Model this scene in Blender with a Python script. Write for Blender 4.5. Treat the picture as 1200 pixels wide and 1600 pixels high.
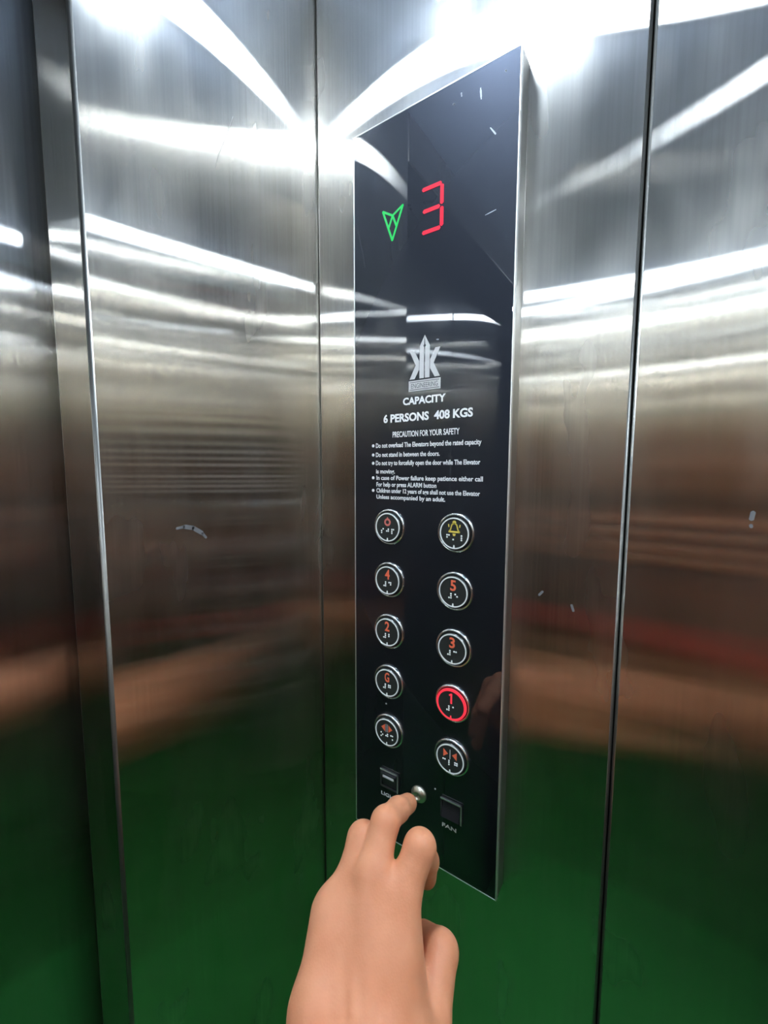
import bpy, bmesh, math, random
import numpy as np
from mathutils import Vector, Matrix

for o in list(bpy.data.objects):
    bpy.data.objects.remove(o)
S = bpy.context.scene
COL = S.collection
random.seed(4)
EYE = 1.55                       # height of the phone's lens above the cabin floor

# ------------------------------------------------------------------ camera
cam_d = bpy.data.cameras.new('camera')
cam = bpy.data.objects.new('camera', cam_d)
COL.objects.link(cam)
right = Vector((0.82592069, 0.56377991, 0.00268767))
up = Vector((-0.05602536, 0.07733003, 0.99543017))
fwd = Vector((-0.56099569, 0.82229696, -0.09545445))
cam.matrix_world = Matrix(((right.x, up.x, -fwd.x, 0.0),
                           (right.y, up.y, -fwd.y, -0.3883),
                           (right.z, up.z, -fwd.z, EYE),
                           (0, 0, 0, 1)))
cam_d.sensor_fit = 'VERTICAL'
cam_d.sensor_height = 36.0
cam_d.lens = 657.25 * 36.0 / 1600.0
cam_d.clip_start = 0.005
S.camera = cam

# ------------------------------------------------------------------ light, world, exposure
S.view_settings.view_transform = 'Standard'
S.view_settings.look = 'None'
S.view_settings.gamma = 1.0
S.view_settings.use_curve_mapping = False
S.view_settings.exposure = 0.35
W = bpy.data.worlds.new('world')
S.world = W
W.use_nodes = True
W.node_tree.nodes['Background'].inputs[0].default_value = (0.004, 0.004, 0.005, 1)
W.node_tree.nodes['Background'].inputs[1].default_value = 1.0
S.cycles.max_bounces = 24
S.cycles.glossy_bounces = 20
S.cycles.diffuse_bounces = 5
S.cycles.sample_clamp_indirect = 30.0
S.cycles.use_denoising = True
LAMP_POWER = 420.0              # emission strength of each downlight lens
LAMP_COLOR = (0.71, 0.85, 1.0)

Z = lambda v: EYE + v
# cabin planes
XL, XR = -0.3812, 0.62           # front return wall / rear wall
YP, YB = 0.022, -1.24            # wall carrying the control panel / wall opposite
ZC = EYE + 0.575                 # ceiling

# ------------------------------------------------------------------ materials
def nodes(name):
    m = bpy.data.materials.new(name)
    m.use_nodes = True
    nt = m.node_tree
    nt.nodes.clear()
    out = nt.nodes.new('ShaderNodeOutputMaterial')
    return m, nt, out
def N(nt, kind, **kw):
    n = nt.nodes.new(kind)
    for k, v in kw.items():
        setattr(n, k, v)
    return n
def pbr(name, col, rough=0.5, metal=0.0, emit=None, estr=0.0, ior=1.5, coat=0.0, sss=0.0, spec=0.5):
    m, nt, out = nodes(name)
    b = N(nt, 'ShaderNodeBsdfPrincipled')
    b.inputs['Base Color'].default_value = (*col, 1)
    b.inputs['Roughness'].default_value = rough
    b.inputs['Metallic'].default_value = metal
    b.inputs['IOR'].default_value = ior
    b.inputs['Coat Weight'].default_value = coat
    b.inputs['Specular IOR Level'].default_value = spec
    if emit:
        b.inputs['Emission Color'].default_value = (*emit, 1)
        b.inputs['Emission Strength'].default_value = estr
    nt.links.new(b.outputs[0], out.inputs[0])
    return m
def brushed(name, tint=(0.66, 0.618, 0.553), az=0.0032, ah=0.36, broad=0.03, smudge=0.42, seed=0.0):
    """Hairline stainless steel, grain running straight up."""
    m, nt, out = nodes(name)
    L = nt.links.new
    geo = N(nt, 'ShaderNodeNewGeometry')
    tan = N(nt, 'ShaderNodeCombineXYZ')
    tan.inputs[2].default_value = 1.0
    # hairlines: noise stretched along z
    mp = N(nt, 'ShaderNodeMapping')
    mp.inputs['Scale'].default_value = (420, 420, 3.0)
    L(geo.outputs['Position'], mp.inputs['Vector'])
    hair = N(nt, 'ShaderNodeTexNoise')
    hair.inputs['Scale'].default_value = 1.0
    hair.inputs['Detail'].default_value = 2.0
    L(mp.outputs[0], hair.inputs['Vector'])
    # wiping smears and finger grease
    mp2 = N(nt, 'ShaderNodeMapping')
    mp2.inputs['Scale'].default_value = (9, 9, 3.2)
    mp2.inputs['Location'].default_value = (seed, seed * 2, seed)
    mp2.inputs['Rotation'].default_value = (0.25, 0.2, 0)
    L(geo.outputs['Position'], mp2.inputs['Vector'])
    sm = N(nt, 'ShaderNodeTexNoise')
    sm.inputs['Scale'].default_value = 1.6
    sm.inputs['Detail'].default_value = 3.0
    sm.inputs['Roughness'].default_value = 0.5
    sm.inputs['Distortion'].default_value = 0.25
    L(mp2.outputs[0], sm.inputs['Vector'])
    smr = N(nt, 'ShaderNodeMapRange')
    smr.inputs[1].default_value = 0.38
    smr.inputs[2].default_value = 0.86
    smr.interpolation_type = 'SMOOTHSTEP'
    smr.inputs[3].default_value = 0.0
    smr.inputs[4].default_value = smudge
    L(sm.outputs[0], smr.inputs[0])
    colr = N(nt, 'ShaderNodeMix', data_type='RGBA')
    colr.inputs[6].default_value = (tint[0] * .86, tint[1] * .86, tint[2] * .86, 1)
    colr.inputs[7].default_value = (tint[0] * 1.1, tint[1] * 1.1, tint[2] * 1.1, 1)
    L(hair.outputs[0], colr.inputs[0])
    alpha = math.sqrt(az * ah)
    r = math.sqrt(alpha)
    an = 1.0 - az / alpha
    g = N(nt, 'ShaderNodeBsdfAnisotropic', distribution='BECKMANN')
    g.inputs['Roughness'].default_value = r
    g.inputs['Anisotropy'].default_value = an
    L(tan.outputs[0], g.inputs['Tangent'])
    L(colr.outputs[2], g.inputs['Color'])
    # slight waviness along the grain
    rr = N(nt, 'ShaderNodeMapRange')
    rr.inputs[3].default_value = r * 0.93
    rr.inputs[4].default_value = r * 1.1
    L(hair.outputs[0], rr.inputs[0])
    L(rr.outputs[0], g.inputs['Roughness'])
    g2 = N(nt, 'ShaderNodeBsdfAnisotropic', distribution='GGX')
    g2.inputs['Roughness'].default_value = 0.32
    g2.inputs['Anisotropy'].default_value = 0.35
    L(tan.outputs[0], g2.inputs['Tangent'])
    L(colr.outputs[2], g2.inputs['Color'])
    fac = N(nt, 'ShaderNodeMath', operation='ADD')
    fac.inputs[1].default_value = broad
    fac.use_clamp = True
    L(smr.outputs[0], fac.inputs[0])
    mx = N(nt, 'ShaderNodeMixShader')
    L(fac.outputs[0], mx.inputs[0])
    L(g.outputs[0], mx.inputs[1])
    L(g2.outputs[0], mx.inputs[2])
    L(mx.outputs[0], out.inputs[0])
    return m
M = {}
def glass_material():
    # polished black glass, with a bluish rough lobe mixed in as hazy sheen
    m, nt, out = nodes('black_glass')
    b = N(nt, 'ShaderNodeBsdfPrincipled')
    b.inputs['Base Color'].default_value = (0.0012, 0.0013, 0.0018, 1)
    b.inputs['Roughness'].default_value = 0.015
    b.inputs['IOR'].default_value = 1.85
    g = N(nt, 'ShaderNodeBsdfAnisotropic', distribution='GGX')
    g.inputs['Roughness'].default_value = 0.50
    g.inputs['Color'].default_value = (0.7, 0.78, 1.0, 1)
    mx = N(nt, 'ShaderNodeMixShader')
    mx.inputs[0].default_value = 0.036
    nt.links.new(b.outputs[0], mx.inputs[1])
    nt.links.new(g.outputs[0], mx.inputs[2])
    nt.links.new(mx.outputs[0], out.inputs[0])
    return m
M['glass'] = glass_material()
M['steel'] = brushed('brushed_steel')
M['steel_door'] = brushed('brushed_steel_door', tint=(0.6, 0.58, 0.55), az=0.0032, ah=0.33, broad=0.03, smudge=0.2, seed=3.1)
M['trim_highlight'] = pbr('steel_trim_and_highlight', (0.86, 0.85, 0.83), 0.42, 1.0)  # steel trim round the glass; also paints the highlight on the switch frames
M['housing'] = pbr('housing_steel', (0.42, 0.41, 0.39), 0.34, 1.0)
M['rolled_edge'] = pbr('rolled_sheet_edge', (0.20, 0.193, 0.175), 0.38, 1.0)
M['chrome'] = pbr('chrome', (0.88, 0.88, 0.87), 0.2, 1.0)
M['nickel'] = pbr('nickel', (0.85, 0.81, 0.66), 0.34, 1.0)
M['gap'] = pbr('seam_shadow', (0.01, 0.01, 0.01), 0.9)
M['print'] = pbr('white_print', (0.82, 0.82, 0.82), 0.5, emit=(0.8, 0.8, 0.82), estr=0.0)
M['print_soft'] = pbr('soft_white_print', (0.60, 0.59, 0.58), 0.5)
M['print_grey'] = pbr('grey_print', (0.55, 0.55, 0.55), 0.5)
M['print_dark'] = pbr('dark_print', (0.10, 0.10, 0.11), 0.5)
M['cap'] = pbr('button_cap', (0.03, 0.032, 0.03), 0.25, 0.0, ior=1.6)
M['ring'] = pbr('white_ring', (0.80, 0.82, 0.78), 0.4)
M['orange'] = pbr('orange_numeral', (0.86, 0.155, 0.07), 0.5)
M['pale_red'] = pbr('pale_red_symbol', (0.60, 0.15, 0.12), 0.5)
M['yellow'] = pbr('yellow_symbol', (0.80, 0.62, 0.10), 0.5)
M['red_glow'] = pbr('red_glow', (0.3, 0.02, 0.03), 0.4, emit=(0.9, 0.03, 0.055), estr=0.85)
M['red_led'] = pbr('red_led', (0.03, 0.0, 0.0), 0.4, emit=(0.85, 0.0, 0.035), estr=1.05)
M['green_led'] = pbr('green_led', (0.0, 0.03, 0.005), 0.4, emit=(0.0, 0.55, 0.09), estr=0.9)
M['rocker'] = pbr('rocker_plastic', (0.018, 0.018, 0.02), 0.3)
M['frame_plastic'] = pbr('switch_frame', (0.03, 0.03, 0.03), 0.18)
M['mark'] = pbr('rubbed_mark', (0.16, 0.16, 0.165), 0.5)
M['pale_fleck'] = pbr('pale_fleck', (0.45, 0.47, 0.52), 0.6)
M['ceiling'] = pbr('ceiling_paint', (0.58, 0.72, 1.0), 0.6)
M['lens'] = pbr('lamp_lens', (0.8, 0.8, 0.8), 0.4, emit=LAMP_COLOR, estr=LAMP_POWER)
M['shirt'] = pbr('shirt_cloth', (0.022, 0.019, 0.020), 0.85)
M['cuff'] = pbr('red_cuff', (0.42, 0.012, 0.018), 0.8)
M['trousers'] = pbr('trouser_cloth', (0.015, 0.017, 0.024), 0.9)
M['hair'] = pbr('black_hair', (0.012, 0.009, 0.007), 0.5)
M['shoe'] = pbr('black_shoe', (0.01, 0.01, 0.01), 0.5)
M['phone'] = pbr('phone_body', (0.012, 0.012, 0.015), 0.25)
M['phone_glass'] = pbr('phone_glass', (0.01, 0.01, 0.012), 0.05)
M['nail'] = pbr('fingernail', (0.62, 0.34, 0.27), 0.3)
def floor_material():
    m, nt, out = nodes('green_floor')
    b = N(nt, 'ShaderNodeBsdfPrincipled')
    n = N(nt, 'ShaderNodeTexNoise')
    n.inputs['Scale'].default_value = 60
    n.inputs['Detail'].default_value = 5
    r = N(nt, 'ShaderNodeValToRGB')
    r.color_ramp.elements[0].color = (0.005, 0.165, 0.020, 1)
    r.color_ramp.elements[1].color = (0.018, 0.31, 0.05, 1)
    g = N(nt, 'ShaderNodeNewGeometry')
    nt.links.new(g.outputs['Position'], n.inputs['Vector'])
    nt.links.new(n.outputs[0], r.inputs[0])
    nt.links.new(r.outputs[0], b.inputs['Base Color'])
    b.inputs['Roughness'].default_value = 0.75
    nt.links.new(b.outputs[0], out.inputs[0])
    return m
M['floor'] = floor_material()
def skin_material():
    m, nt, out = nodes('skin')
    L = nt.links.new
    b = N(nt, 'ShaderNodeBsdfPrincipled')
    g = N(nt, 'ShaderNodeNewGeometry')
    n = N(nt, 'ShaderNodeTexNoise')
    n.inputs['Scale'].default_value = 38
    n.inputs['Detail'].default_value = 5
    L(g.outputs['Position'], n.inputs['Vector'])
    r = N(nt, 'ShaderNodeValToRGB')
    r.color_ramp.elements[0].position = 0.3
    r.color_ramp.elements[0].color = (0.60, 0.235, 0.115, 1)
    r.color_ramp.elements[1].position = 0.72
    r.color_ramp.elements[1].color = (0.70, 0.305, 0.165, 1)
    L(n.outputs[0], r.inputs[0])
    L(r.outputs[0], b.inputs['Base Color'])
    b.inputs['Roughness'].default_value = 0.5
    b.inputs['Specular IOR Level'].default_value = 0.35
    b.inputs['Subsurface Weight'].default_value = 0.25
    b.inputs['Subsurface Radius'].default_value = (0.006, 0.0022, 0.0012)
    b.inputs['Subsurface Scale'].default_value = 1.0
    # pores and fine creases
    v = N(nt, 'ShaderNodeTexVoronoi')
    v.inputs['Scale'].default_value = 620
    L(g.outputs['Position'], v.inputs['Vector'])
    n2 = N(nt, 'ShaderNodeTexNoise')
    n2.inputs['Scale'].default_value = 160
    n2.inputs['Detail'].default_value = 4
    L(g.outputs['Position'], n2.inputs['Vector'])
    ad = N(nt, 'ShaderNodeMath', operation='ADD')
    L(v.outputs[0], ad.inputs[0])
    L(n2.outputs[0], ad.inputs[1])
    bp = N(nt, 'ShaderNodeBump')
    bp.inputs['Strength'].default_value = 0.12
    bp.inputs['Distance'].default_value = 0.0006
    L(ad.outputs[0], bp.inputs['Height'])
    L(bp.outputs[0], b.inputs['Normal'])
    L(b.outputs[0], out.inputs[0])
    return m
M['skin'] = skin_material()

# ------------------------------------------------------------------ object helpers
def tag(o, label=None, cat=None, group=None, kind=None):
    if label: o['label'] = label
    if cat: o['category'] = cat
    if group: o['group'] = group
    if kind: o['kind'] = kind
    return o
def empty(name, loc, label, cat, group=None):
    o = bpy.data.objects.new(name, None)
    o.empty_display_size = 0.05
    COL.objects.link(o)
    o.location = loc
    return tag(o, label, cat, group)
def world_loc(o):
    v = Vector(o.location)
    while o.parent:
        o = o.parent
        v += Vector(o.location)
    return v
def link(name, me, mat, parent=None, origin=None, smooth=False):
    """me holds world coordinates; the object's origin is put at `origin` (default: middle of the mesh)."""
    co = np.empty(len(me.vertices) * 3, dtype=np.float64)
    me.vertices.foreach_get('co', co)
    co = co.reshape(-1, 3)
    if origin is None:
        origin = (co.min(0) + co.max(0)) / 2
    origin = Vector(origin)
    me.transform(Matrix.Translation(-origin))
    me.name = name
    if mat is not None and len(me.materials) == 0:
        me.materials.append(mat)
    if smooth:
        me.polygons.foreach_set('use_smooth', [True] * len(me.polygons))
    o = bpy.data.objects.new(name, me)
    COL.objects.link(o)
    if parent is not None:
        o.parent = parent
        o.location = origin - world_loc(parent)
    else:
        o.location = origin
    return o
def obj(name, bm, mat, parent=None, origin=None, smooth=False):
    me = bpy.data.meshes.new(name)
    bmesh.ops.recalc_face_normals(bm, faces=bm.faces[:])
    bm.to_mesh(me)
    bm.free()
    return link(name, me, mat, parent, origin, smooth)
def box(bm, x0, x1, y0, y1, z0, z1, bevel=0.0, seg=3, only=None):
    t = bmesh.new()
    bmesh.ops.create_cube(t, size=1.0)
    for v in t.verts:
        v.co = Vector(((x0 + x1) / 2 + v.co.x * (x1 - x0), (y0 + y1) / 2 + v.co.y * (y1 - y0), (z0 + z1) / 2 + v.co.z * (z1 - z0)))
    if bevel:
        es = [e for e in t.edges if only is None or only(e)]
        bmesh.ops.bevel(t, geom=es, offset=bevel, segments=seg, profile=0.5, affect='EDGES')
    me = bpy.data.meshes.new('tmp')
    t.to_mesh(me)
    t.free()
    bm.from_mesh(me)
    bpy.data.meshes.remove(me)
def lathe(bm, prof, seg, M4):
    """prof: (radius, height) pairs along local +Z; M4 places it."""
    rings = []
    for r, h in prof:
        if r < 1e-6:
            rings.append([bm.verts.new(M4 @ Vector((0, 0, h)))])
        else:
            rings.append([bm.verts.new(M4 @ Vector((r * math.cos(2 * math.pi * k / seg), r * math.sin(2 * math.pi * k / seg), h))) for k in range(seg)])
    for a, b in zip(rings, rings[1:]):
        for k in range(seg):
            k2 = (k + 1) % seg
            if len(a) == 1 and len(b) == 1:
                continue
            if len(a) == 1:
                bm.faces.new((a[0], b[k], b[k2]))
            elif len(b) == 1:
                bm.faces.new((a[k], a[k2], b[0]))
            else:
                bm.faces.new((a[k], a[k2], b[k2], b[k]))
def to_wall(x, y, z):
    """local +Z points out of the control panel (towards -y), local Y is up."""
    return Matrix.Translation((x, y, z)) @ Matrix.Rotation(math.pi / 2, 4, 'X')
def prism(bm, pts, y0, y1):
    """polygon in x,z extruded from y0 to y1"""
    a = [bm.verts.new((x, y0, z)) for x, z in pts]
    b = [bm.verts.new((x, y1, z)) for x, z in pts]
    bm.faces.new(a)
    bm.faces.new(b[::-1])
    n = len(pts)
    for k in range(n):
        bm.faces.new((a[k], a[(k + 1) % n], b[(k + 1) % n], b[k]))
def stroke(bm, p, q, w, y0, y1):
    p, q = Vector(p), Vector(q)
    d = (q - p).normalized()
    n = Vector((-d.y, d.x)) * w / 2
    e = d * w * 0.35
    prism(bm, [tuple(p - n), tuple(p - e), tuple(p + n), tuple(q + n), tuple(q + e), tuple(q - n)], y0, y1)
def text_mesh(s, x0, x1, z0, z1, y, bold=0.0, thick=0.00018, fit_cap=None):
    """letters on the panel: box x0..x1 wide, capital height z0..z1"""
    cu = bpy.data.curves.new('t', 'FONT')
    cu.body = s
    cu.size = 1.0
    cu.offset = bold
    cu.extrude = 0.01
    cu.resolution_u = 3
    o = bpy.data.objects.new('t', cu)
    COL.objects.link(o)
    dg = bpy.context.evaluated_depsgraph_get()
    me = bpy.data.meshes.new_from_object(o.evaluated_get(dg))
    cap = bpy.data.curves.new('c', 'FONT')
    bpy.data.objects.remove(o)
    bpy.data.curves.remove(cu)
    bpy.data.curves.remove(cap)
    me.materials.clear()
    co = np.empty(len(me.vertices) * 3)
    me.vertices.foreach_get('co', co)
    co = co.reshape(-1, 3)
    lo, hi = co.min(0), co.max(0)
    capb, caph = 0.0 - bold, CAP + bold
    out = np.empty_like(co)
    out[:, 0] = x0 + (co[:, 0] - lo[0]) / (hi[0] - lo[0]) * (x1 - x0)
    out[:, 2] = z0 + (co[:, 1] - capb) / (caph - capb) * (z1 - z0)
    out[:, 1] = y - (co[:, 2] - lo[2]) / (hi[2] - lo[2]) * thick
    me.vertices.foreach_set('co', out.ravel())
    me.update()
    return me
def cap_height():
    cu = bpy.data.curves.new('t', 'FONT')
    cu.body = 'H'
    cu.size = 1.0
    o = bpy.data.objects.new('t', cu)
    COL.objects.link(o)
    me = bpy.data.meshes.new_from_object(o.evaluated_get(bpy.context.evaluated_depsgraph_get()))
    h = max(v.co.y for v in me.vertices)
    bpy.data.objects.remove(o)
    bpy.data.curves.remove(cu)
    bpy.data.meshes.remove(me)
    return h
CAP = cap_height()
def join_meshes(ms):
    bm = bmesh.new()
    for me in ms:
        bm.from_mesh(me)
        bpy.data.meshes.remove(me)
    return bm

# ------------------------------------------------------------------ the setting
def struct(name, bm, mat, parent=None, smooth=False):
    o = obj(name, bm, mat, parent, smooth=smooth)
    if parent is None:
        o['kind'] = 'structure'
    if mat in (M['steel'], M['steel_door']):        # rolled edges get their own metal, toned to draw the bright edge highlight
        o.data.materials.append(M['rolled_edge'])
        for p in o.data.polygons:
            if max(abs(c) for c in p.normal) < 0.995:
                p.material_index = 1
                p.use_smooth = True
    return o
vert = lambda e: abs(e.verts[0].co.z - e.verts[1].co.z) > 0.5
bm = bmesh.new(); box(bm, XL - 0.25, XR + 0.05, YB - 0.05, YP + 0.05, -0.03, 0.0)
struct('floor', bm, M['floor'])
bm = bmesh.new(); box(bm, XL - 0.25, XR + 0.05, YB - 0.05, YP + 0.05, ZC, ZC + 0.03)
struct('ceiling', bm, M['ceiling'])
# wall with the control panel: two folded sheets with a narrow joint
SEAM = -0.0310
bm = bmesh.new(); box(bm, XL + 0.0006, SEAM - 0.0004, YP, YP + 0.02, 0, ZC, 0.0026, 5, vert)
wr = struct('wall_right', bm, M['steel'], smooth=False)
bm = bmesh.new(); box(bm, SEAM + 0.0004, XR, YP, YP + 0.02, 0, ZC, 0.0026, 5, vert)
struct('wall_panel', bm, M['steel'], wr)
bm = bmesh.new(); box(bm, SEAM - 0.01, SEAM + 0.01, YP + 0.0201, YP + 0.024, 0, ZC)
struct('joint_backing', bm, M['gap'], wr)
# return wall beside the doors, with its jamb
bm = bmesh.new(); box(bm, XL - 0.066, XL, -0.2384, YP + 0.0195, 0, ZC, 0.0030, 5, vert)
wl = struct('wall_left', bm, M['steel'])
bm = bmesh.new(); box(bm, XL - 0.066, XL, YB - 0.02, -1.0, 0, ZC, 0.0030, 5, vert)
struct('wall_front', bm, M['steel'])
bm = bmesh.new(); box(bm, XL - 0.066, XL, -1.0, -0.2384, EYE + 0.50, ZC, 0.0024, 4)
struct('trim_1', bm, M['steel'])
bm = bmesh.new(); box(bm, XR, XR + 0.02, YB, YP, 0, ZC)
struct('wall_rear', bm, M['steel'])
bm = bmesh.new(); box(bm, XL, XR, YB - 0.02, YB, 0, ZC)
struct('wall_back', bm, M['steel'])
bm = bmesh.new(); box(bm, -0.51, -0.48, -0.6222, -0.13, 0.012, ZC - 0.005, 0.002, 3, vert)
d = struct('door_1', bm, M['steel_door'])
bm = bmesh.new(); box(bm, -0.51, -0.48, -1.12, -0.6238, 0.012, ZC - 0.005, 0.002, 3, vert)
struct('door_2', bm, M['steel_door'])

# scratches and rubbed spots on the sheets
for pts, w in [([(-0.0983, 0.3516), (-0.1032, 0.3379), (-0.1096, 0.3212), (-0.1158, 0.3071), (-0.1206, 0.2917)], 0.0007), ([(-0.1747, -0.0537), (-0.1671, -0.0527), (-0.1581, -0.0549), (-0.1488, -0.0611), (-0.1449, -0.0661)], 0.0042)]:
    bm = bmesh.new()
    for k, (p, q) in enumerate(zip(pts, pts[1:])):
        stroke(bm, (p[0], Z(p[1])), (q[0], Z(q[1])), w * (1.0 if 0 < k < len(pts) - 2 else 0.6), -0.00006, 0.0)
    for v in bm.verts:
        v.co = Vector((XL - v.co.y, v.co.x, v.co.z))
    obj('scratch', bm, M['mark'], wl)
for pts, w in [([(-0.0994, -0.1178), (-0.096, -0.1135)], 0.0022), ([(0.0511, -0.029), (0.0504, -0.0348)], 0.003), ([(0.0503, -0.0386), (0.0508, -0.0405)], 0.0022), ([(-0.0701, -0.1219), (-0.0682, -0.1276)], 0.0022)]:
    bm = bmesh.new()
    stroke(bm, (pts[0][0], Z(pts[0][1])), (pts[1][0], Z(pts[1][1])), w, YP - 0.00006, YP)
    obj('scratch', bm, M['mark'], wr)

# ------------------------------------------------------------------ ceiling downlights
LAMPS = [(-0.203, -0.158, 'round white ceiling downlight over the corner nearest the control panel'),
         (0.44, -0.158, 'round white ceiling downlight over the control panel wall, at the rear end'),
         (-0.203, -1.06, 'round white ceiling downlight above the far end of the doorway'),
         (0.44, -1.06, 'round white ceiling downlight above the corner behind the person')]
for x, y, lab in LAMPS:
    t = empty('ceiling_downlight', (x, y, ZC), lab, 'ceiling light', 'downlights in the cabin ceiling')
    down = Matrix.Translation((x, y, ZC)) @ Matrix.Rotation(math.pi, 4, 'X')
    bm = bmesh.new()
    lathe(bm, [(0.0265, 0.0), (0.040, 0.0), (0.041, 0.002), (0.038, 0.0035), (0.030, 0.004), (0.0265, 0.003), (0.0265, 0.0)], 48, down)
    obj('trim_ring', bm, M['chrome'], t, smooth=True)
    bm = bmesh.new()
    lathe(bm, [(0.0, 0.014), (0.009, 0.0135), (0.017, 0.0115), (0.0225, 0.0085), (0.0255, 0.005), (0.026, 0.003), (0.026, 0.001), (0, 0.001)], 40, down)
    obj('lamp_lens', bm, M['lens'], t, smooth=True)

# ------------------------------------------------------------------ control panel
PX0, PX1 = -0.3054, -0.1259
PZ0, PZ1 = EYE - 0.4370, EYE + 0.3595
cop = empty('elevator_control_panel', (-0.2156, YP, (PZ0 + PZ1) / 2),
            'tall black glass lift control panel with round buttons and red floor number on steel wall', 'control panel')
bm = bmesh.new()
box(bm, PX0 - 0.0010, PX1 + 0.0010, 0.0042, YP, PZ0 - 0.0010, PZ1 + 0.0010, 0.0005, 2)
obj('steel_housing', bm, M['housing'], cop)
bm = bmesh.new()
e_ = 0.0013
for a in [(PX0 - e_, PX0, PZ0 - e_, PZ1 + e_), (PX1, PX1 + e_, PZ0 - e_, PZ1 + e_), (PX0, PX1, PZ0 - e_, PZ0), (PX0, PX1, PZ1, PZ1 + e_)]:
    box(bm, a[0], a[1], -0.0001, 0.0042, a[2], a[3], 0.0003, 2)
obj('edge_trim', bm, M['trim_highlight'], cop)
bm = bmesh.new()
box(bm, PX0, PX1, 0.0, 0.0030, PZ0, PZ1, 0.0003, 2)
glass = obj('glass_faceplate', bm, M['glass'], cop)
G = -0.00005
# floor display: one digit, seven segments, five lit
bm = bmesh.new()
W_ = 0.0037
for p, q in [((-0.2190, .2768), (-0.1996, .2768)), ((-0.1982, .2745), (-0.1982, .2585)), ((-0.2180, .2563), (-0.2012, .2563)),
             ((-0.1982, .2543), (-0.1982, .2385)), ((-0.2185, .2366), (-0.2005, .2366))]:
    stroke(bm, (p[0], Z(p[1])), (q[0], Z(q[1])), W_, G - 0.0003, G)
o = obj('floor_number', bm, M['red_led'], glass); o['label'] = 'glowing red number 3'
bm = bmesh.new()
TL, NO, TR, BO = (-0.2672, .2722), (-0.2550, .2648), (-0.2424, .2712), (-0.2553, .2405)
for p, q in [(TL, NO), (NO, TR), (TR, BO), (BO, TL), (NO, (-0.2600, .2535)), (NO, (-0.2503, .2535))]:
    stroke(bm, (p[0], Z(p[1])), (q[0], Z(q[1])), 0.0021, G - 0.0003, G)
o = obj('direction_arrow', bm, M['green_led'], glass); o['label'] = 'glowing green down arrow'
# emblem
bm = bmesh.new()
g0, g1 = G - 0.0003, G
cx = -0.21515
prism(bm, [(cx - .0058, Z(.0958)), (cx - .0007, Z(.0958)), (cx - .0007, Z(.1262)), (cx - .0017, Z(.1278)), (cx - .0007, Z(.1292)), (cx - .0001, Z(.1381)), (cx - .0058, Z(.1278))], g0, g1)
prism(bm, [(cx + .0058, Z(.0958)), (cx + .0058, Z(.1275)), (cx + .0001, Z(.1381)), (cx + .0006, Z(.1292)), (cx + .0016, Z(.1278)), (cx + .0006, Z(.1262)), (cx + .0006, Z(.0958))], g0, g1)
for s in (-1, 1):
    prism(bm, [(cx + s * .0176, Z(.1241)), (cx + s * .0122, Z(.1241)), (cx + s * .0064, Z(.1133)), (cx + s * .0064, Z(.1048)), (cx + s * .0117, Z(.0958)), (cx + s * .0175, Z(.0958)), (cx + s * .0104, Z(.1095))][::s], g0, g1)
obj('emblem', bm, M['print_soft'], glass)
bm = bmesh.new()
bx0, bx1, bz0, bz1 = -0.2337, -0.1967, Z(.0834), Z(.0942)
box(bm, bx0, bx1, g0, g1, bz0, bz1)
obj('emblem_plate', bm, M['print_soft'], glass)
bm = bmesh.new()
for a in [(bx0 + .0012, bx1 - .0012, bz1 - .0019, bz1 - .0013), (bx0 + .0012, bx1 - .0012, bz0 + .0013, bz0 + .0019)]:
    box(bm, a[0], a[1], g0 - 0.0001, g0, a[2], a[3])
me = text_mesh('ENGINEERING', bx0 + .0030, bx1 - .0030, bz0 + .0030, bz1 - .0030, g0, 0.0, 0.0001)
bm.from_mesh(me)
obj('emblem_word', bm, M['print_dark'], glass)
# printed words
def words(name, rows, mat='print'):
    ms = [text_mesh(s, x0, x1, Z(z0), Z(z1), G, b) for s, x0, x1, z0, z1, b in rows]
    return obj(name, join_meshes(ms), M[mat], glass)
words('capacity_text', [('CAPACITY', -0.2408, -0.1908, .0701, .0778, .034), ('6 PERSONS  408 KGS', -0.2658, -0.1616, .0531, .0618, .034)])
words('precaution_heading', [('PRECAUTION FOR YOUR SAFETY', -0.2537, -0.1752, .0370, .0431, .018)])
R0 = -0.2760
words('safety_notice', [
    ('Do not overload The Elevators beyond the rated capacity', R0, -0.1523, .0263, .0314, .021),
    ('Do not stand in between the doors.', R0, -0.1965, .0162, .0212, .021),
    ('Do not try to forcefully open the door while The Elevator', R0, -0.1530, .0071, .0121, .021),
    ('is moving.', R0 + .0003, -0.2506, -.0021, .0028, .021),
    ('In case of Power failure keep patience either call', R0 + .0008, -0.1500, -.0092, -.0044, .021),
    ('For help or press ALARM button', R0 + .0008, -0.1997, -.0166, -.0117, .021),
    ('Children under 12 years of age shall not use the Elevator', R0 + .0008, -0.1525, -.0234, -.0186, .021),
    ('Unless accompanied by an adult.', R0 + .0008, -0.1895, -.0304, -.0257, .021)])
bm = bmesh.new()
for z in (.0288, .0186, .0094, -.0070, -.0212):
    lathe(bm, [(0, .0003), (.0017, .0003), (.0017, 0)], 16, to_wall(-0.2797, G, Z(z)))
obj('bullet_points', bm, M['print'], glass)
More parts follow.
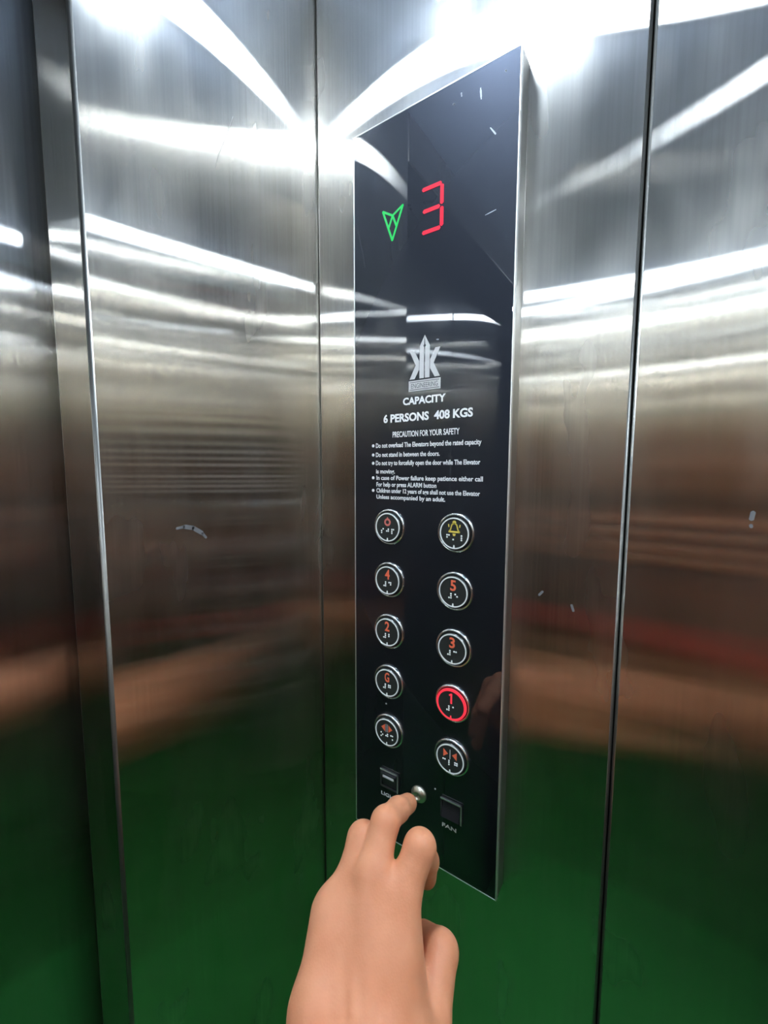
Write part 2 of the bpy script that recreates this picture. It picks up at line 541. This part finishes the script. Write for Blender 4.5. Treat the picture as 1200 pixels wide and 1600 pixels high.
# --- push buttons
def arc_band(bm, r0, r1, h0, h1, mat4, seg=64):
    lathe(bm, [(r0, h0), (r0, h1), (r1, h1), (r1, h0), (r0, h0)], seg, mat4)
def dots(bm, x, z, cells, y):
    """cells: braille cells as lists of dot numbers 1-6"""
    p = 0.0021
    for c, cell in enumerate(cells):
        for dno in cell:
            cxx = x + c * 0.0068 + (0 if dno <= 3 else p)
            cz = z - ((dno - 1) % 3) * p
            lathe(bm, [(0.0, 0.0007), (0.0005, 0.0006), (0.00085, 0.0003), (0.00095, 0)], 10, to_wall(cxx, y, cz))
NUM = {'1': [3, 4, 5, 6]}
CELL = {'4': [[3, 4, 5, 6], [1, 4, 5]], '5': [[3, 4, 5, 6], [1, 5]], '2': [[3, 4, 5, 6], [1, 2]], '3': [[3, 4, 5, 6], [1, 4]], '1': [[3, 4, 5, 6], [1]],
        'G': [[3, 4, 5, 6], [1, 2, 4, 5]], 'bell': [[1, 2, 4], [3], [4, 5, 6]], 'talk': [[2, 3, 4], [2, 4, 5], [1, 2, 3, 4]],
        'open': [[1, 3, 5], [2, 4, 5], [1, 4, 6]], 'close': [[1, 4], [1, 2, 3], [1, 2, 4, 5]]}
BUTTONS = [('talk', 0, 0), ('bell', 1, 0), ('4', 0, 1), ('5', 1, 1), ('2', 0, 2), ('3', 1, 2), ('G', 0, 3), ('1', 1, 3), ('open', 0, 4), ('close', 1, 4)]
LAB = {'talk': 'round button with a pale red ring symbol', 'bell': 'round alarm button with a yellow bell', 'open': 'round door open button with two outward arrows',
       'close': 'round door close button with two inward arrows', '1': 'round button for floor 1, lit red'}
def make_button(sym, colm, row):
    x = (-0.2569, -0.1767)[colm]
    z = Z(-0.0612 - 0.0600 * row)
    T = to_wall(x, 0.0, z)
    lit = sym == '1'
    bm = bmesh.new()
    lathe(bm, [(0.0164, 0.0), (0.0164, 0.0040), (0.0160, 0.0046), (0.0152, 0.0048), (0, 0.0048)], 64, T)
    cap = obj('push_button', bm, M['cap'], cop, smooth=False)
    cap['label'] = LAB.get(sym, 'round button for floor ' + sym)
    bm = bmesh.new()
    lathe(bm, [(0.0200, 0.0), (0.0200, 0.0012), (0.0197, 0.0022), (0.0188, 0.0028), (0.0180, 0.0026), (0.0174, 0.0014), (0.0172, 0.0004), (0.0168, 0.0002)], 72, T)
    obj('bezel', bm, M['chrome'], cap, smooth=True)
    bm = bmesh.new()
    arc_band(bm, 0.0146, 0.0158, 0.0046, 0.0052, T)
    if lit:
        arc_band(bm, 0.0160, 0.0168, 0.0030, 0.0046, T)
    prism(bm, [(x - .0009, z - .0146), (x - .0005, z - .0119), (x + .0005, z - .0119), (x + .0009, z - .0146)], -0.0052, -0.0047)
    obj('light_ring', bm, M['red_glow'] if lit else M['ring'], cap)
    yy = -0.00482
    bm = bmesh.new()
    mat = M['red_glow'] if lit else M['orange']
    if sym in '12345G':
        w = 0.0062 if sym != '1' else 0.0036
        if sym == '1':
            prism(bm, [(x - .0006, z + .0012), (x + .0012, z + .0012), (x + .0012, z + .0122), (x - .0002, z + .0122), (x - .0026, z + .0104), (x - .0020, z + .0092), (x - .0006, z + .0100)], yy - .0002, yy)
        else:
            bm.from_mesh(text_mesh(sym, x - w / 2, x + w / 2, z + 0.0012, z + 0.0122, yy, 0.022, 0.0002))
    elif sym == 'talk':
        mat = M['pale_red']
        arc_band(bm, 0.0022, 0.0042, 0, 0.0002, to_wall(x, yy, z + 0.0056))
        prism(bm, [(x - .0012, z + .0096), (x + .0012, z + .0096), (x, z + .0115)], yy - .0002, yy)
    elif sym == 'bell':
        mat = M['yellow']
        zc = z + 0.0005
        outer = [(-.0058, .0010), (-.0040, .0030), (-.0032, .0062), (-.0026, .0082), (0, .0095), (.0026, .0082), (.0032, .0062), (.0040, .0030), (.0058, .0010)]
        for p, q in zip(outer, outer[1:]):
            stroke(bm, (x + p[0], zc + p[1]), (x + q[0], zc + q[1]), .0012, yy - .0002, yy)
        stroke(bm, (x - .0058, zc + .0010), (x + .0058, zc + .0010), .0017, yy - .0002, yy)
        prism(bm, [(x - .0019, zc + .0088), (x + .0019, zc + .0088), (x + .0019, zc + .0112), (x + .001, zc + .0122), (x - .001, zc + .0122), (x - .0019, zc + .0112)], yy - .0002, yy)
        prism(bm, [(x - .0018, zc - .0008), (x - .0010, zc - .0032), (x + .0010, zc - .0032), (x + .0018, zc - .0008)], yy - .0002, yy)
        for s in (-1, 1):
            stroke(bm, (x + s * .0058, zc + .0058), (x + s * .0062, zc + .0082), .0010, yy - .0002, yy)
    elif sym == 'open':
        for s in (-1, 1):
            prism(bm, [(x + s * .0024, z + .0006), (x + s * .0024, z + .0094), (x + s * .0076, z + .0050)], yy - .0002, yy)
    elif sym == 'close':
        for s in (-1, 1):
            prism(bm, [(x + s * .0076, z + .0008), (x + s * .0076, z + .0092), (x + s * .0024, z + .0050)], yy - .0002, yy)
    nm = 'numeral' if sym in '12345G' else 'symbol'
    obj(nm, bm, mat, cap)
    if sym == 'open':
        for s in (-1, 1):
            bm = bmesh.new()
            box(bm, x + s * .0010 - .0003, x + s * .0010 + .0003, yy - .0002, yy, z + .0004, z + .0100)
            obj('symbol_bar', bm, M['print_grey'], cap)
    if sym == 'close':
        bm = bmesh.new()
        box(bm, x - .0004, x + .0004, yy - .0002, yy, z - .0002, z + .0104)
        obj('symbol_bar', bm, M['print_grey'], cap)
    bm = bmesh.new()
    n = len(CELL[sym])
    dots(bm, x - (n - 1) * .0034 - .001, z - 0.0022, CELL[sym], yy)
    obj('braille_dots', bm, M['ring'], cap, smooth=True)
for b in BUTTONS:
    make_button(*b)
# --- rocker switches
def make_switch(x, word, tx0, tx1, pressed):
    z0, z1 = Z(-0.3738), Z(-0.3506)
    x0, x1 = x - 0.0128, x + 0.0128
    bm = bmesh.new()
    for a in [(x0, x1, z1 - .0022, z1), (x0, x1, z0, z0 + .0022), (x0, x0 + .0022, z0, z1), (x1 - .0022, x1, z0, z1)]:
        box(bm, a[0], a[1], -0.0022, 0, a[2], a[3], 0.0006, 2)
    fr = obj('rocker_switch', bm, M['frame_plastic'], cop)
    fr['label'] = 'black rocker switch above the word ' + word
    bm = bmesh.new()
    t, b_ = (0.0052, 0.0006) if pressed else (0.0010, 0.0050)
    a = [(x0 + .0028, z1 - .0030, t), (x0 + .0028, (z0 + z1) / 2, .0022), (x0 + .0028, z0 + .0028, b_)]
    vs = []
    for xx in (x0 + .0028, x1 - .0028):
        vs.append([bm.verts.new((xx, -h, zz)) for _, zz, h in a] + [bm.verts.new((xx, 0, a[2][1])), bm.verts.new((xx, 0, a[0][1]))])
    bm.faces.new(vs[0]); bm.faces.new(vs[1][::-1])
    for k in range(5):
        bm.faces.new((vs[0][k], vs[0][(k + 1) % 5], vs[1][(k + 1) % 5], vs[1][k]))
    bmesh.ops.bevel(bm, geom=bm.edges[:], offset=0.0005, segments=2, affect='EDGES')
    obj('rocker', bm, M['rocker'], fr)
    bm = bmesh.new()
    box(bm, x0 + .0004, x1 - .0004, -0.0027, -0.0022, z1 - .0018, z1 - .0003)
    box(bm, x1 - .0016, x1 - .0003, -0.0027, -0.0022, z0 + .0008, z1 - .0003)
    obj('frame_highlight', bm, M['trim_highlight'], fr)  # pale strips stand in for the highlight along the frame's top and right
    if pressed:
        bm = bmesh.new()
        box(bm, x0 + .0055, x1 - .0050, -0.0048, -0.0036, z1 - .0082, z1 - .0052, 0.0004, 2)
        o = obj('indicator_mark', bm, M['print_grey'], fr); o['label'] = 'pale grey bar on the rocker'
    me = text_mesh(word, tx0, tx1, Z(-0.3858), Z(-0.3815), G, 0.02)
    obj('printed_word', join_meshes([me]), M['print'], glass)
make_switch(-0.2553, 'LIGHT', -0.2677, -0.2450, True)
make_switch(-0.1758, 'FAN', -0.1867, -0.1700, False)
# --- key lock
T = to_wall(-0.2160, 0.0, Z(-0.3622))
bm = bmesh.new()
lathe(bm, [(0.0094, 0), (0.0094, 0.0012), (0.0086, 0.0024), (0.0068, 0.0036), (0.0052, 0.0046), (0.0040, 0.0048), (0.0038, 0.0040), (0.0016, 0.0040), (0.0013, 0.0030), (0, 0.0030)], 40, T)
kl = obj('key_lock', bm, M['nickel'], cop, smooth=True)
kl['label'] = 'small pale brass key lock'
bm = bmesh.new()
box(bm, -0.2163, -0.2157, -0.0043, -0.0036, Z(-0.3636), Z(-0.3608))
obj('keyway', bm, M['gap'], kl)
for x, z in [(-0.1958, -0.3468), (-0.2609, -0.2697)]:
    bm = bmesh.new()
    lathe(bm, [(0, .0003), (.0009, .0003), (.0009, 0)], 12, to_wall(x, G, Z(z)))
    obj('pilot_dot', bm, M['print_grey'], glass)
# pale specks on the glass
for (p, q, w) in [((-.1388, .3462), (-.1378, .3446), .0022), ((-.1613, .3425), (-.1604, .3330), .0018), ((-.1800, .3470), (-.1795, .3440), .0020), ((-.1880, .3412), (-.1862, .3404), .0016),
                  ((-.1512, .3054), (-.1462, .2982), .0014), ((-.1540, .2330), (-.1440, .2345), .0010), ((-.2020, .1316), (-.1995, .1312), .0013)]:
    n = 5
    bm = bmesh.new()
    for k in range(n):
        a = Vector(p).lerp(Vector(q), k / n); b = Vector(p).lerp(Vector(q), (k + 1) / n)
        stroke(bm, (a.x, Z(a.y)), (b.x, Z(b.y)), w * (0.4 + 0.6 * random.random()), G - 0.0001, G)
    obj('pale_speck', bm, M['pale_fleck'], glass)

# ------------------------------------------------------------------ the person
def rcone(P, a, b, ra, rb):
    """signed distance to a tapered capsule"""
    a = np.asarray(a, np.float32); b = np.asarray(b, np.float32)
    ba = b - a
    pa = P - a
    h = np.clip((pa @ ba) / max(float(ba @ ba), 1e-9), 0, 1)
    d = pa - h[..., None] * ba
    return np.sqrt((d * d).sum(-1)) - (ra + (rb - ra) * h)
def ell(P, c, r, R=None):
    d = (P - np.asarray(c, np.float32))
    if R is not None:
        d = d @ np.asarray(R, np.float32)
    r = np.asarray(r, np.float32)
    k = np.sqrt(((d / r) ** 2).sum(-1))
    return (k - 1.0) * float(r.min())
def smin(a, b, k):
    h = np.clip(0.5 + 0.5 * (b - a) / k, 0, 1)
    return b + (a - b) * h - k * h * (1 - h)
def chain(P, pts, rad, k):
    d = None
    for (a, b, ra, rb) in zip(pts, pts[1:], rad, rad[1:]):
        c = rcone(P, a, b, ra, rb)
        d = c if d is None else smin(d, c, k)
    return d
def grid(lo, hi, h):
    ax = [np.arange(l, u + h, h, dtype=np.float32) for l, u in zip(lo, hi)]
    return np.stack(np.meshgrid(*ax, indexing='ij'), -1)
def surface(F, lo, h):
    """surface nets: one vertex per mixed cell, one quad per crossed edge"""
    s = F < 0
    nx, ny, nz = F.shape
    acc = np.zeros((nx - 1, ny - 1, nz - 1, 3), np.float32)
    cnt = np.zeros((nx - 1, ny - 1, nz - 1), np.float32)
    cor = [(i, j, k) for i in (0, 1) for j in (0, 1) for k in (0, 1)]
    sl = lambda c: (slice(c[0], nx - 1 + c[0]), slice(c[1], ny - 1 + c[1]), slice(c[2], nz - 1 + c[2]))
    for a in cor:
        for ax in range(3):
            if a[ax] == 1:
                continue
            b = list(a); b[ax] = 1
            fa, fb = F[sl(a)], F[sl(b)]
            m = (fa < 0) != (fb < 0)
            t = np.where(m, fa / np.where(m, fa - fb, 1), 0)
            for q in range(3):
                acc[..., q] += np.where(m, a[q] + (t if q == ax else 0), 0)
            cnt += m
    cell = cnt > 0
    idx = np.full(cell.shape, -1, np.int64)
    idx[cell] = np.arange(cell.sum())
    base = np.argwhere(cell).astype(np.float32)
    V = (base + acc[cell] / cnt[cell][:, None]) * h + np.asarray(lo, np.float32)
    quads = []
    for ax in range(3):
        u, v = [(1, 2), (2, 0), (0, 1)][ax]
        n = [nx, ny, nz]
        s0 = [slice(None)] * 3; s1 = [slice(None)] * 3
        s0[ax] = slice(0, n[ax] - 1); s1[ax] = slice(1, n[ax])
        for w in (u, v):
            s0[w] = slice(1, n[w] - 1); s1[w] = slice(1, n[w] - 1)
        A, B = s[tuple(s0)], s[tuple(s1)]
        for flip, mk in ((False, A & ~B), (True, ~A & B)):
            e = np.argwhere(mk)
            if not len(e):
                continue
            e[:, u] += 1; e[:, v] += 1
            def at(du, dv):
                c = e.copy(); c[:, u] -= du; c[:, v] -= dv
                return idx[c[:, 0], c[:, 1], c[:, 2]]
            q = np.stack([at(1, 1), at(0, 1), at(0, 0), at(1, 0)], 1)
            quads.append(q[:, ::-1] if flip else q)
    return V, np.concatenate(quads)
def nets_mesh(fn, lo, hi, h):
    P = grid(lo, hi, h)
    F = fn(P)
    for ax in range(3):                       # close the surface at the grid border
        for e in (0, -1):
            i = [slice(None)] * 3; i[ax] = e
            F[tuple(i)] = np.maximum(F[tuple(i)], h * 0.5)
    return surface(F, lo, h)
def to_mesh(parts):
    vs, fs, n = [], [], 0
    for V, Q in parts:
        vs.append(V); fs.append(Q + n); n += len(V)
    me = bpy.data.meshes.new('body')
    V = np.concatenate(vs); Q = np.concatenate(fs)
    me.from_pydata(V.tolist(), [], Q.tolist())
    me.update()
    return me

FING = {
    'index': [(-0.1438, -0.1533, 1.2458), (-0.1414, -0.1319, 1.2687), (-0.1459, -0.1118, 1.2379), (-0.1498, -0.1039, 1.2135)],
    'middle': [(-0.1659, -0.1589, 1.2537), (-0.1707, -0.1352, 1.2766), (-0.1743, -0.1107, 1.2677), (-0.1774, -0.0897, 1.2571)],
    'ring': [(-0.1815, -0.1674, 1.2404), (-0.1861, -0.1439, 1.261), (-0.1936, -0.1196, 1.231), (-0.1973, -0.1127, 1.2076)],
    'pinky': [(-0.1854, -0.1797, 1.231), (-0.1967, -0.1521, 1.2207), (-0.2002, -0.138, 1.1954), (-0.2007, -0.1331, 1.1774)],
    'thumb': [(-0.1055, -0.2055, 1.1779), (-0.1124, -0.1687, 1.1901), (-0.1207, -0.1366, 1.2007), (-0.1399, -0.1267, 1.1899)]}
FING_R = {'index': (0.0125, 0.0116, 0.0092, 0.0078), 'middle': (0.0128, 0.0107, 0.0092, 0.0081), 'ring': (0.0122, 0.0118, 0.0092, 0.0078), 'pinky': (0.0115, 0.0092, 0.008, 0.007), 'thumb': (0.017, 0.0138, 0.0126, 0.0098)}
BASE = {'index': (-0.1214, -0.1932, 1.1996), 'middle': (-0.1297, -0.2036, 1.201), 'ring': (-0.1418, -0.2123, 1.1971), 'pinky': (-0.152, -0.2197, 1.1932)}
BASE_R = {'index': 0.016, 'middle': 0.0165, 'ring': 0.0165, 'pinky': 0.0155}
FLESH = [((-0.1864, -0.1806, 1.2287), (-0.1682, -0.2169, 1.2077), 0.0122, 0.014),
         ((-0.1682, -0.2169, 1.2077), (-0.1427, -0.2531, 1.186), 0.014, 0.015),
         ((-0.1435, -0.1535, 1.2207), (-0.1208, -0.1864, 1.1916), 0.0115, 0.015),
         ((-0.1828, -0.1661, 1.2065), (-0.1499, -0.2003, 1.1697), 0.013, 0.02),
         ((-0.1628, -0.1525, 1.2066), (-0.1343, -0.1897, 1.1697), 0.013, 0.02),
         ((-0.1105, -0.1897, 1.1866), (-0.0999, -0.2078, 1.1782), 0.018, 0.018)]
TENDON = [((-0.1398, -0.1631, 1.2474), (-0.1265, -0.1986, 1.22)),
          ((-0.1583, -0.1686, 1.2457), (-0.134, -0.2063, 1.2231)),
          ((-0.1724, -0.1771, 1.2396), (-0.1417, -0.2116, 1.2231)),
          ((-0.1779, -0.1868, 1.2353), (-0.1509, -0.2158, 1.2205))]
ARM = [(-0.0956, -0.2733, 1.2165), (-0.1111, -0.2425, 1.2071)]
ARM_R = (0.034, 0.031)
HAND_LO = (-0.235, -0.273, 1.126)
HAND_HI = (-0.074, -0.068, 1.299)


def left_hand(P):
    # back of the hand: four metacarpals, heel, ball of the thumb
    d = None
    for nm in ('index', 'middle', 'ring', 'pinky'):
        c = rcone(P, BASE[nm], FING[nm][0], BASE_R[nm], FING_R[nm][0])
        d = c if d is None else smin(d, c, 0.016)
    for a, b, ra, rb in FLESH:
        d = smin(d, rcone(P, a, b, ra, rb), 0.014)
    for a, b in TENDON:
        d = smin(d, rcone(P, a, b, 0.0016, 0.0012), 0.005)
    out = None
    for nm in ('index', 'middle', 'ring', 'pinky', 'thumb'):
        f = chain(P, FING[nm], FING_R[nm], 0.004)
        c = smin(d, f, 0.007 if nm != 'thumb' else 0.005)
        out = c if out is None else smin(out, c, 0.0014)
    out = smin(out, chain(P, ARM, ARM_R, 0.02), 0.02)
    return out
def bpt(r, f, z):
    """point in the person's own frame: r to the right, f forward, z up"""
    return (0.826 * r - 0.5635 * f, -0.3883 + 0.5635 * r + 0.826 * f, z)
ELB, SHL = bpt(-0.08, -0.06, 1.12), bpt(-0.17, -0.28, 1.37)
SHR, ELR, WRR = bpt(0.19, -0.30, 1.37), bpt(0.25, -0.17, 1.13), bpt(0.085, -0.06, 1.365)
BODY_R = np.array([[0.826, -0.5635, 0], [0.5635, 0.826, 0], [0, 0, 1]], np.float32)
lo, hi = HAND_LO, HAND_HI
hand_part = nets_mesh(left_hand, lo, hi, 0.0017)
# right hand, closed round the phone's edge
RF = {'index': [bpt(.056, -.020, 1.470), bpt(.034, .007, 1.474), bpt(.010, .0135, 1.470), bpt(-.012, .0135, 1.466)],
      'middle': [bpt(.056, -.018, 1.450), bpt(.034, .009, 1.452), bpt(.006, .0145, 1.447), bpt(-.018, .0145, 1.443)],
      'ring': [bpt(.056, -.017, 1.430), bpt(.034, .009, 1.430), bpt(.008, .0140, 1.425), bpt(-.015, .0140, 1.420)],
      'pinky': [bpt(.056, -.016, 1.412), bpt(.036, .008, 1.410), bpt(.014, .0130, 1.404), bpt(-.005, .0130, 1.400)],
      'thumb': [bpt(.062, -.045, 1.415), bpt(.048, -.045, 1.450), bpt(.026, -.030, 1.478), bpt(.006, -.022, 1.492)]}
def right_hand(P):
    d = None
    for nm in ('index', 'middle', 'ring', 'pinky'):
        c = rcone(P, bpt(.075, -.05, 1.395), RF[nm][0], .015, .0105)
        d = c if d is None else smin(d, c, .012)
    out = None
    for nm, rr in (('index', (.0105, .0095, .0085, .0072)), ('middle', (.0108, .0098, .0087, .0074)), ('ring', (.0104, .0093, .0082, .007)), ('pinky', (.0094, .008, .0072, .0062)), ('thumb', (.014, .0125, .0105, .0085))):
        c = smin(d, chain(P, RF[nm], rr, .004), .007)
        out = c if out is None else smin(out, c, .0015)
    return smin(out, chain(P, [bpt(.075, -.05, 1.395), WRR, ELR], (.022, .026, .042), .02), .02)
rl = np.minimum.reduce([np.array(p) for v in RF.values() for p in v] + [np.array(WRR)]) - .03
rh = np.maximum.reduce([np.array(p) for v in RF.values() for p in v]) + .03
rl[2] = 1.345
right_part = nets_mesh(right_hand, tuple(rl), tuple(rh), 0.0024)
# rest of the body
HIPL, HIPR = bpt(-.09, -.33, .84), bpt(.10, -.33, .84)
KNL, KNR = bpt(-.10, -.30, .46), bpt(.12, -.32, .46)
ANL, ANR = bpt(-.11, -.33, .085), bpt(.13, -.35, .085)
HEAD = bpt(.01, -.27, 1.585)
def torso(P, g=0.0):
    d = ell(P, bpt(.01, -.32, 1.22), (.185 + g, .115 + g, .25 + g), BODY_R)
    d = smin(d, ell(P, bpt(.01, -.33, .93), (.170 + g, .12 + g, .15 + g), BODY_R), .10)
    d = smin(d, rcone(P, SHL, SHR, .062 + g, .062 + g), .06)
    return d
def body(P):
    d = torso(P)
    d = smin(d, rcone(P, bpt(.01, -.31, 1.40), bpt(.01, -.28, 1.52), .062, .056), .03)
    hd = ell(P, HEAD, (.076, .096, .118), BODY_R)
    hd = smin(hd, ell(P, bpt(.01, -.235, 1.525), (.052, .058, .052), BODY_R), .04)
    hd = smin(hd, rcone(P, bpt(.01, -.178, 1.590), bpt(.01, -.155, 1.558), .009, .015), .012)          # nose
    for s in (-1, 1):
        hd = smin(hd, ell(P, bpt(.01 + s * .078, -.275, 1.575), (.009, .020, .032), BODY_R), .008)      # ears
        eye = ell(P, bpt(.01 + s * .031, -.172, 1.592), (.019, .016, .011), BODY_R)
        hd = -smin(-hd, eye, .010)
        hd = smin(hd, ell(P, bpt(.01 + s * .031, -.186, 1.592), (.014, .012, .012), BODY_R), .003)
    hd = smin(hd, ell(P, bpt(.01, -.172, 1.531), (.024, .010, .006), BODY_R), .006)                      # lips
    hd = smin(hd, ell(P, bpt(.01, -.174, 1.521), (.021, .010, .006), BODY_R), .004)
    d = smin(d, hd, .02)
    d = smin(d, chain(P, [SHL, ELB, ARM[0], ARM[1]], (.052, .040, ARM_R[0], ARM_R[1]), .02), .03)
    d = smin(d, chain(P, [SHR, ELR, WRR], (.052, .040, .026), .02), .03)
    for h_, k_, a_, f_ in ((HIPL, KNL, ANL, -1), (HIPR, KNR, ANR, 1)):
        d = smin(d, chain(P, [h_, k_, a_], (.085, .056, .038), .03), .03)
    # leave the finely modelled hands to their own grids
    hb = np.maximum.reduce([HAND_LO[0] - P[..., 0], P[..., 0] - HAND_HI[0], HAND_LO[1] + .001 - P[..., 1], P[..., 1] - HAND_HI[1], HAND_LO[2] - P[..., 2], P[..., 2] - HAND_HI[2]])
    d = np.maximum(d, -hb)
    rb = np.maximum.reduce([rl[0] - P[..., 0], P[..., 0] - rh[0], rl[1] - P[..., 1], P[..., 1] - rh[1], rl[2] + .001 - P[..., 2], P[..., 2] - rh[2]])
    return np.maximum(d, -rb)
body_lo, body_hi = (-0.22, -1.00, 0.03), (0.62, -0.02, 1.74)
body_part = nets_mesh(body, body_lo, body_hi, 0.0075)
person = empty('person', bpt(.01, -.33, 0.0), 'person pointing a bent left hand at the small key lock on the panel', 'person')
o = link('body', to_mesh([body_part, hand_part, right_part]), M['skin'], person, smooth=True)
def cloth(name, fn, lo, hi, h, mat):
    return link(name, to_mesh([nets_mesh(fn, lo, hi, h)]), M[mat], person, smooth=True)
def lerp(a, b, t): return tuple(np.array(a) * (1 - t) + np.array(b) * t)
def shirt(P):
    d = torso(P, .010)
    d = smin(d, rcone(P, SHL, lerp(SHL, ELB, .62), .066, .060), .03)
    d = smin(d, rcone(P, SHR, lerp(SHR, ELR, .62), .066, .060), .03)
    d = np.maximum(d, .86 - P[..., 2])
    nk = ell(P, bpt(.01, -.285, 1.475), (.072, .072, .05), BODY_R)
    return np.maximum(d, -nk)
cloth('shirt', shirt, (-0.2, -1.0, .84), (.62, -.1, 1.5), .0075, 'shirt')
for s_, e_ in ((SHL, ELB), (SHR, ELR)):
    a_, b_ = lerp(s_, e_, .60), lerp(s_, e_, .76)
    def cuff(P, a_=a_, b_=b_):
        ax = np.array(b_) - np.array(a_); ln = np.linalg.norm(ax); ax = (ax / ln).astype(np.float32)
        t = (P - np.asarray(a_, np.float32)) @ ax
        d = rcone(P, a_, b_, .068, .066)
        return np.maximum(np.maximum(d, -t), t - ln)
    lo_, hi_ = np.minimum(a_, b_) - .08, np.maximum(a_, b_) + .08
    o = cloth('sleeve_cuff', cuff, tuple(lo_), tuple(hi_), .006, 'cuff')
    o['label'] = 'red sleeve cuff'
def trousers(P):
    d = ell(P, bpt(.01, -.33, .90), (.188, .138, .14), BODY_R)
    for h_, k_, a_ in ((HIPL, KNL, ANL), (HIPR, KNR, ANR)):
        d = smin(d, chain(P, [h_, k_, a_], (.100, .072, .060), .03), .04)
    return np.maximum(np.maximum(d, P[..., 2] - .97), .07 - P[..., 2])
cloth('trousers', trousers, (-0.1, -1.0, .06), (.62, -.3, .99), .009, 'trousers')
for a_ in (ANL, ANR):
    def shoe(P, a_=a_):
        c = np.array(a_)
        f = np.array((-0.5635, 0.826, 0.0))
        heel, toe = c * (1, 1, 0) - f * .05 + (0, 0, .035), c * (1, 1, 0) + f * .17 + (0, 0, .030)
        d = smin(rcone(P, heel, toe, .040, .038), rcone(P, c, c - (0, 0, .04), .046, .044), .03)
        return np.maximum(d, .001 - P[..., 2])
    cloth('shoe', shoe, (a_[0] - .22, a_[1] - .15, -.01), (a_[0] + .16, a_[1] + .25, .16), .005, 'shoe')
def hair(P):
    d = ell(P, np.array(HEAD) + np.array((0.5635, -0.826, 0)) * .012 + np.array((0, 0, .016)), (.086, .098, .120), BODY_R)
    fdir = np.array((-0.5635, 0.826, 0.0), np.float32)
    q = (P - np.asarray(HEAD, np.float32))
    face = (q @ fdir) * .85 - q[..., 2] * .8 - .020
    return np.maximum(np.maximum(d, face), -(q[..., 2] + .07))
cloth('hair', hair, tuple(np.array(HEAD) - .14), tuple(np.array(HEAD) + .16), .005, 'hair')

# ------------------------------------------------------------------ the phone that takes the photograph
ph = empty('smartphone', (-0.0108, -0.4111, EYE - 0.0541), 'black smartphone held upright in the right hand of the person', 'phone')
Rm = Matrix((right, up, fwd)).transposed().to_4x4()
def phone_part(name, bm, mat):
    bm.transform(Matrix.Translation(ph.location) @ Rm)
    return obj(name, bm, M[mat], ph)
bm = bmesh.new(); box(bm, -.036, .036, -.074, .074, -.004, .004, .0035, 3); phone_part('case', bm, 'phone')
bm = bmesh.new(); box(bm, -.0335, .0335, -.071, .071, -.0046, -.004); phone_part('screen', bm, 'phone_glass')
